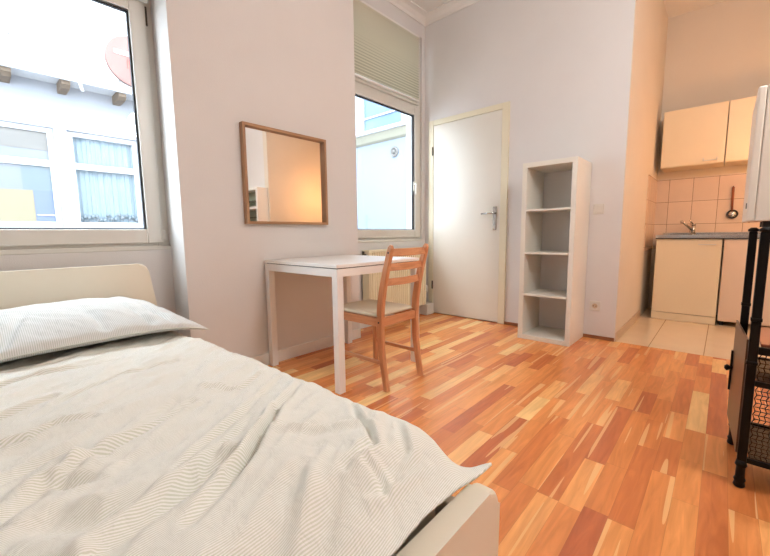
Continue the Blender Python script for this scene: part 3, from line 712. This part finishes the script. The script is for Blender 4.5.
def pillow():
    bm = bmesh.new(); uvl = bm.loops.layers.uv.new('UVMap'); n, mm = 110, 90; UV = {}
    cx, cy, hw, hd = .245, 2.035, .425, .375
    def P(i, j, side):
        s = -1+2*i/n; t = -1+2*j/mm
        x = cx+hw*s*(1-.075*(1-t*t)); y = cy+hd*t*(1-.05*(1-s*s))
        e = ((1-s*s)*(1-t*t))
        z = .494+.052*(1-s**4)*(.8+.2*(t+1)/2)+.006*(t+1)
        if side > 0:
            fat = .074*e**.42
            wr = .010*noise.noise(Vector((s*5+t*2.0, t*2.2-s, 3)))+.006*noise.noise(Vector(((s+t*.6)*11, (t-s*.6)*3, 8)))+.002*noise.noise(Vector((s*30, t*25, 1)))
            # folds fanning in from the seam
            for a, d, w_ in ((-.75, .010, .05), (-.52, .008, .04), (.15, .006, .05), (.52, .008, .04), (.70, .009, .035)):
                q = (s-a-.35*(t+1)*(.5 if a < 0 else -.2))/w_; wr -= 3.0*d*math.exp(-q*q)*(1-sm(-.9, .35, t))
            z += fat+wr*min(1, e*4)
        else:
            z -= .052*e**.40; k = 1-.13*e**.3; x = cx+(x-cx)*(1-.06*e**.3); y = cy+(y-cy)*k
        y += (x-.66)*.075; z += .004
        return x, y, z, (x, y)
    T = [[None]*(mm+1) for _ in range(n+1)]; D = [[None]*(mm+1) for _ in range(n+1)]
    for i in range(n+1):
        for j in range(mm+1):
            x, y, z, uv = P(i, j, 1); T[i][j] = bm.verts.new((x, y, z)); UV[T[i][j]] = uv
            if 0 < i < n and 0 < j < mm: x, y, z, uv = P(i, j, -1); D[i][j] = bm.verts.new((x, y, z)); UV[D[i][j]] = uv
            else: D[i][j] = T[i][j]
    for i in range(n):
        for j in range(mm):
            f = bm.faces.new((T[i][j], T[i+1][j], T[i+1][j+1], T[i][j+1])); f.smooth = True
            q = [D[i][j], D[i][j+1], D[i+1][j+1], D[i+1][j]]
            try: g_ = bm.faces.new(q); g_.smooth = True
            except ValueError: pass
    for f in bm.faces:
        for l in f.loops: l[uvl].uv = UV[l.vert]
    # sharp seam
    seam = {T[i][j] for i in range(n+1) for j in (0, mm)} | {T[i][j] for i in (0, n) for j in range(mm+1)}
    for e in bm.edges:
        if e.verts[0] in seam and e.verts[1] in seam: e.smooth = False
    bmesh.ops.recalc_face_normals(bm, faces=bm.faces[:])
    loop = [T[i][0].co.copy() for i in range(n+1)]+[T[n][j].co.copy() for j in range(1, mm+1)]+[T[i][mm].co.copy() for i in range(n-1, -1, -1)]+[T[0][j].co.copy() for j in range(mm-1, 0, -1)]
    me = bpy.data.meshes.new('pillow'); bm.to_mesh(me); bm.free(); me.materials.append(M['pillow'])
    o = bpy.data.objects.new('pillow', me); COL.objects.link(o)
    o['label'] = 'plump pillow in a pale pinstriped cover leaning on the cream headboard'; o['category'] = 'pillow'
    # piping along the seam
    b2 = bmesh.new(); R = []; k = len(loop)
    for i, p in enumerate(loop):
        t = (loop[(i+1) % k]-loop[i-1]).normalized(); a = t.cross(Vector((0, 0, 1))).normalized(); c = t.cross(a)
        R.append([b2.verts.new(p+(a*math.cos(q)+c*math.sin(q))*.0022) for q in (0, 1.57, 3.14, 4.71)])
    for i in range(k):
        for q in range(4): b2.faces.new((R[i][q], R[(i+1) % k][q], R[(i+1) % k][(q+1) % 4], R[i][(q+1) % 4]))
    obj('piping', b2, 'sheet', o, smooth=True)
pillow()

# ------------------------------------------------------------------ kitchen
cf = 4.72
bc = thing('base_cabinet', (5.0, .26, 0), 'cream base cabinet under the sink, left end of the kitchenette', 'kitchen cabinet')
obj('carcass', B(cf+.018, XC-.012, .008, .515, .075, .826), 'cabinet', bc)
obj('plinth', B(cf+.004, cf+.02, .008, .515, .002, .072), 'cabinet', bc)
dr = obj('door', B(cf, cf+.018, .011, .513, .078, .822, bev=.002), 'cabinet', bc)
obj('handle', boxes([(cf-.022, cf-.014, .05, .18, .768, .776), (cf-.018, cf, .052, .060, .768, .776), (cf-.018, cf, .170, .178, .768, .776)], bev=.001), 'plastic', dr)
fr = thing('under_counter_fridge', (5.0, -.28, 0), 'pale pinkish under-counter appliance right of the cream base cabinet', 'fridge')
obj('body', B(cf+.03, XC-.03, -.56, -.004, .04, .822, bev=.004), 'cabinet_pink', fr)
obj('door', B(cf-.005, cf+.026, -.556, -.004, .05, .822, bev=.005), 'cabinet_pink', fr)
for x in (cf+.05, XC-.1):
    for y in (-.05, -.54): obj('foot', B(x, x+.03, y, y+.03, 0, .04), 'dark', fr)
ct = thing('sink_worktop', (5.0, 0, .83), 'stainless steel sink worktop along the kitchenette', 'worktop')
bm = bmesh.new(); zt = .866
box(bm, cf-.018, cf+.0, -.60, .52, .833, zt, bev=.003)
box(bm, cf, 4.86, -.60, .52, .856, zt-.004); box(bm, 5.22, XC-.01, -.60, .52, .856, zt-.004); box(bm, 4.86, 5.22, -.60, .10, .856, zt-.004); box(bm, 4.86, 5.22, .47, .52, .856, zt-.004)
box(bm, XC-.022, XC-.0095, -.60, .52, .856, .885, bev=.002)
obj('top', bm, 'metal', ct)
bm = bmesh.new()
for q in ((4.858, 4.862, .10, .47), (5.218, 5.222, .10, .47)): box(bm, *q, .827, .86)
for q in ((4.86, 5.22, .098, .102), (4.86, 5.22, .468, .472)): box(bm, *q, .827, .86)
box(bm, 4.86, 5.22, .10, .47, .827, .829)
obj('basin', bm, 'metal', ct)
obj('front_lip', B(cf-.014, cf, -.60, .52, .826, .833), 'dark', ct)
fa = thing('kitchen_tap', (5.24, .255, .862), 'chrome mixer tap at the sink in the kitchenette', 'tap')
bm = bmesh.new(); cyl(bm, (5.24, .255, .8625), (5.24, .255, .872), .028); cyl(bm, (5.24, .255, .87), (5.24, .255, .965), .019); obj('tap_body', bm, 'metal', fa)
bm = bmesh.new(); cyl(bm, (5.235, .262, .91), (5.10, .345, 1.005), .012, .011); cyl(bm, (5.10, .345, 1.007), (5.095, .348, .985), .013); obj('spout', bm, 'metal', fa)
bm = bmesh.new(); lathe(bm, [(.02, 0), (.022, .012), (.012, .022)], (5.24, .255, .963)); cyl(bm, (5.24, .258, .975), (5.18, .285, 1.015), .008, .006); obj('lever', bm, 'metal', fa)
ut = thing('kitchen_utensil', (XC-.02, -.045, 1.03), 'round-headed kitchen utensil with a brown handle hanging on the tiles', 'utensil')
bm = bmesh.new(); cyl(bm, (XC-.03, -.040, 1.105), (XC-.03, -.034, 1.345), .008, .011); obj('handle', bm, 'copper', ut)
bm = bmesh.new(); lathe(bm, [(.046, 0), (.046, .008), (.034, .010), (.034, .002)], (XC-.022, -.045, 1.07), (-1, 0, 0), 28); obj('rim', bm, 'dark', ut, label='dark round rim')
bm = bmesh.new(); lathe(bm, [(.034, 0), (.03, .012), (.008, .016)], (XC-.022, -.045, 1.07), (-1, 0, 0), 24); obj('disc', bm, 'metal', ut)
bm = bmesh.new(); cyl(bm, (XC-.009, -.034, 1.35), (XC-.035, -.034, 1.35), .005); obj('hook', bm, 'hinge', ut)

uf = 4.985
for k, (a, b, lab) in enumerate(((.053, .555, 'cream wall cabinet above the sink, left of the pair'), (-.455, .047, 'cream wall cabinet partly behind the white fridge, right of the pair'))):
    u = thing('wall_cabinet', (5.15, (a+b)/2, 1.56), lab, 'kitchen cabinet', group=None)
    obj('carcass', B(uf+.018, XC, a, b, 1.562, 2.130), 'cabinet', u)
    dd = obj('door', B(uf, uf+.018, a+.001, b-.001, 1.568, 2.133, bev=.002), 'cabinet', u)
    h0 = a+.05; obj('handle', boxes([(uf-.020, uf-.012, h0, h0+.11, 1.592, 1.600), (uf-.02, uf, h0, h0+.008, 1.592, 1.622), (uf-.02, uf, h0+.102, h0+.11, 1.592, 1.622)], bev=.001), 'plastic', dd)

# ------------------------------------------------------------------ black rack and white fridge
RX0, RX1, RY1, RY0 = 1.755, 2.10, -.088, -.75
rk = thing('wire_rack', (1.95, -.42, 0), 'black metal rack with turned feet and woven wire baskets at the right edge', 'rack')
for x, y in ((RX0, RY1-.012), (RX1, RY1+.003), (RX0, RY0), (RX1, RY0)):
    bm = bmesh.new(); box(bm, x-.012, x+.012, y-.0125, y+.0125, .10, .90, bev=.003)
    lathe(bm, [(.013, 0), (.017, .006), (.014, .020), (.017, .028), (.013, .036), (.0125, .075), (.017, .082), (.013, .10)], (x, y, 0), n=14)
    lathe(bm, [(.016, .90), (.017, .908), (.008, .916)], (x, y, 0), n=14)
    for z in (.45, .60): box(bm, x-.014, x+.014, y-.0145, y+.0145, z, z+.012, bev=.002)
    obj('post', bm, 'black_metal', rk)
for x in (RX0, RX1): obj('top_rail', B(x-.010, x+.010, RY0, RY1-.02, .885, .915, bev=.002), 'black_metal', rk)
obj('top_grid', boxes([(RX0+.012, RX1-.010, RY1-.07-.055*k, RY1-.062-.055*k, .898, .912) for k in range(12)]), 'black_metal', rk)
for z in (.50, .385, .105):
    hgt = .025 if z > .45 else .018
    for x in (RX0, RX1): obj('cross_rail', B(x-.009, x+.009, RY0+.01, RY1-.02, z-hgt/2, z+hgt/2, bev=.002), 'black_metal', rk)
obj('board', B(RX0+.010, RX1-.010, RY0+.01, RY1-.03, .512, .522, bev=.001), 'rack_board', rk, label='reddish brown board')
# woven wire front
bm = bmesh.new()
def wiremesh(z0, z1):
    ny = 46; y0_, y1_ = RY0+.02, RY1-.03; sp = .014; nz = int((z1-z0)/sp)
    for k in range(int((y1_-y0_)/sp)):
        y = y1_-k*sp
        pts = [(RX0+.0035*(1 if (q+k) % 2 else -1), y+(.0025 if q % 2 else -.0025), z0+(z1-z0)*q/nz) for q in range(nz+1)]
        for p, q in zip(pts, pts[1:]): cyl(bm, p, q, .0017, n=4, caps=False)
    for q in range(nz+1):
        z = z0+(z1-z0)*q/nz; cyl(bm, (RX0, y0_, z), (RX0, y1_, z), .0017, n=4, caps=False)
wiremesh(.397, .487); wiremesh(.116, .374)
obj('woven_front', bm, 'wire', rk, label='woven wire front')
obj('basket_floor', boxes([(RX0+.01, RX1-.01, RY0+.01, RY1-.03, .10, .108), (RX0+.01, RX1-.01, RY0+.01, RY1-.03, .382, .388)]), 'black_metal', rk)
bm = bmesh.new(); prism(bm, [(RX0+.018, -.089), (RX0+.018, -.083), (RX1+.032, -.062), (RX1+.032, -.068)], 'z', .115, .53)
pn = obj('side_panel', bm, 'dark_panel', rk, label='grey-brown glossy side panel')
bm = bmesh.new(); cyl(bm, (RX1-.0, -.064, .33), (RX1-.0, -.052, .33), .008); lathe(bm, [(.010, 0), (.014, .008), (.006, .016)], (RX1, -.054, .33), (0, 1, 0)); obj('knob', bm, 'black_metal', pn)
obj('edge_strip', boxes([(RX1+.014, RX1+.032, -.072, -.056, .23, .40)]), 'black_metal', pn)
fg = thing('mini_fridge', (2.2, -.35, .93), 'white compact fridge standing on the black metal rack', 'fridge')
FX = 1.93
obj('body', B(FX, FX+.42, -.58, -.078, .938, 1.415, bev=.004), 'fridge', fg)
obj('door', B(FX, FX+.42, -.0775, -.054, .938, 1.413, bev=.006), 'fridge', fg)
for x in (FX+.02, FX+.13):
    for y in (-.13, -.56): obj('foot', B(x, x+.03, y, y+.03, .917, .939), 'dark', fg)
bm = bmesh.new(); cyl(bm, (FX+.012, -.056, .985), (FX+.012, -.056, 1.005), .005); obj('hinge', bm, 'hinge', fg)

# white cabinet seen in the mirror
vc = thing('display_cabinet', (3.32, -1.6, 0), 'white cabinet with glass shelves, seen only reflected in the wall mirror', 'cabinet')
a0, a1, b0, b1, zt = 3.30, 3.50, -1.98, -1.23, 1.72
obj('frame', boxes([(a0, a1, b1-.05, b1, 0, zt), (a0, a1, b0, b0+.05, 0, zt), (a0, a1, b0+.05, b1-.05, zt-.04, zt), (a0, a1, b0+.05, b1-.05, 0, .06), (a0, a1, b0+.05, b1-.05, 1.36, 1.40)], bev=.003), 'white_lacquer', vc)
obj('back_panel', B(a1-.01, a1, b0+.05, b1-.05, .06, zt-.04), mat('sage_back', (160, 170, 146), .6), vc)
for z in (.4, .75, 1.05, 1.22, 1.5): obj('shelf', B(a0+.03, a1-.012, b0+.05, b1-.05, z, z+.008), mat('shelf_glass_green', (70, 84, 74), .15), vc)

# ------------------------------------------------------------------ lamps (outside the frame; the room one is added fill)
def lamp(x, y, z, r, rgb, s, label):
    t = thing('unseen_pendant_lamp', (x, y, z), label, 'lamp')
    bm = bmesh.new(); lathe(bm, [(r*math.sin(math.pi*k/16), -r*math.cos(math.pi*k/16)) for k in range(17)], (x, y, z), n=24)
    obj('globe', bm, emit('lamp_glow', rgb, s), t, smooth=True)
    bm = bmesh.new(); cyl(bm, (x, y, z+r+.001), (x, y, z+r+.05), .03); obj('socket', bm, 'plastic', t)
    bm = bmesh.new(); cyl(bm, (x, y, z+r+.05), (x, y, H-.03), .004); obj('cord', bm, 'plastic', t)
    bm = bmesh.new(); cyl(bm, (x, y, H-.03), (x, y, H), .05); obj('ceiling_rose', bm, 'plastic', t)
lamp(1.64, -.58, 2.35, .16, ROOM_FILL_COL, ROOM_FILL, 'unseen globe pendant lamp added to brighten the room')
lamp(4.46, -.60, 1.60, .11, KIT_COL, KIT_LAMP, 'warm globe pendant lamp in the kitchenette')
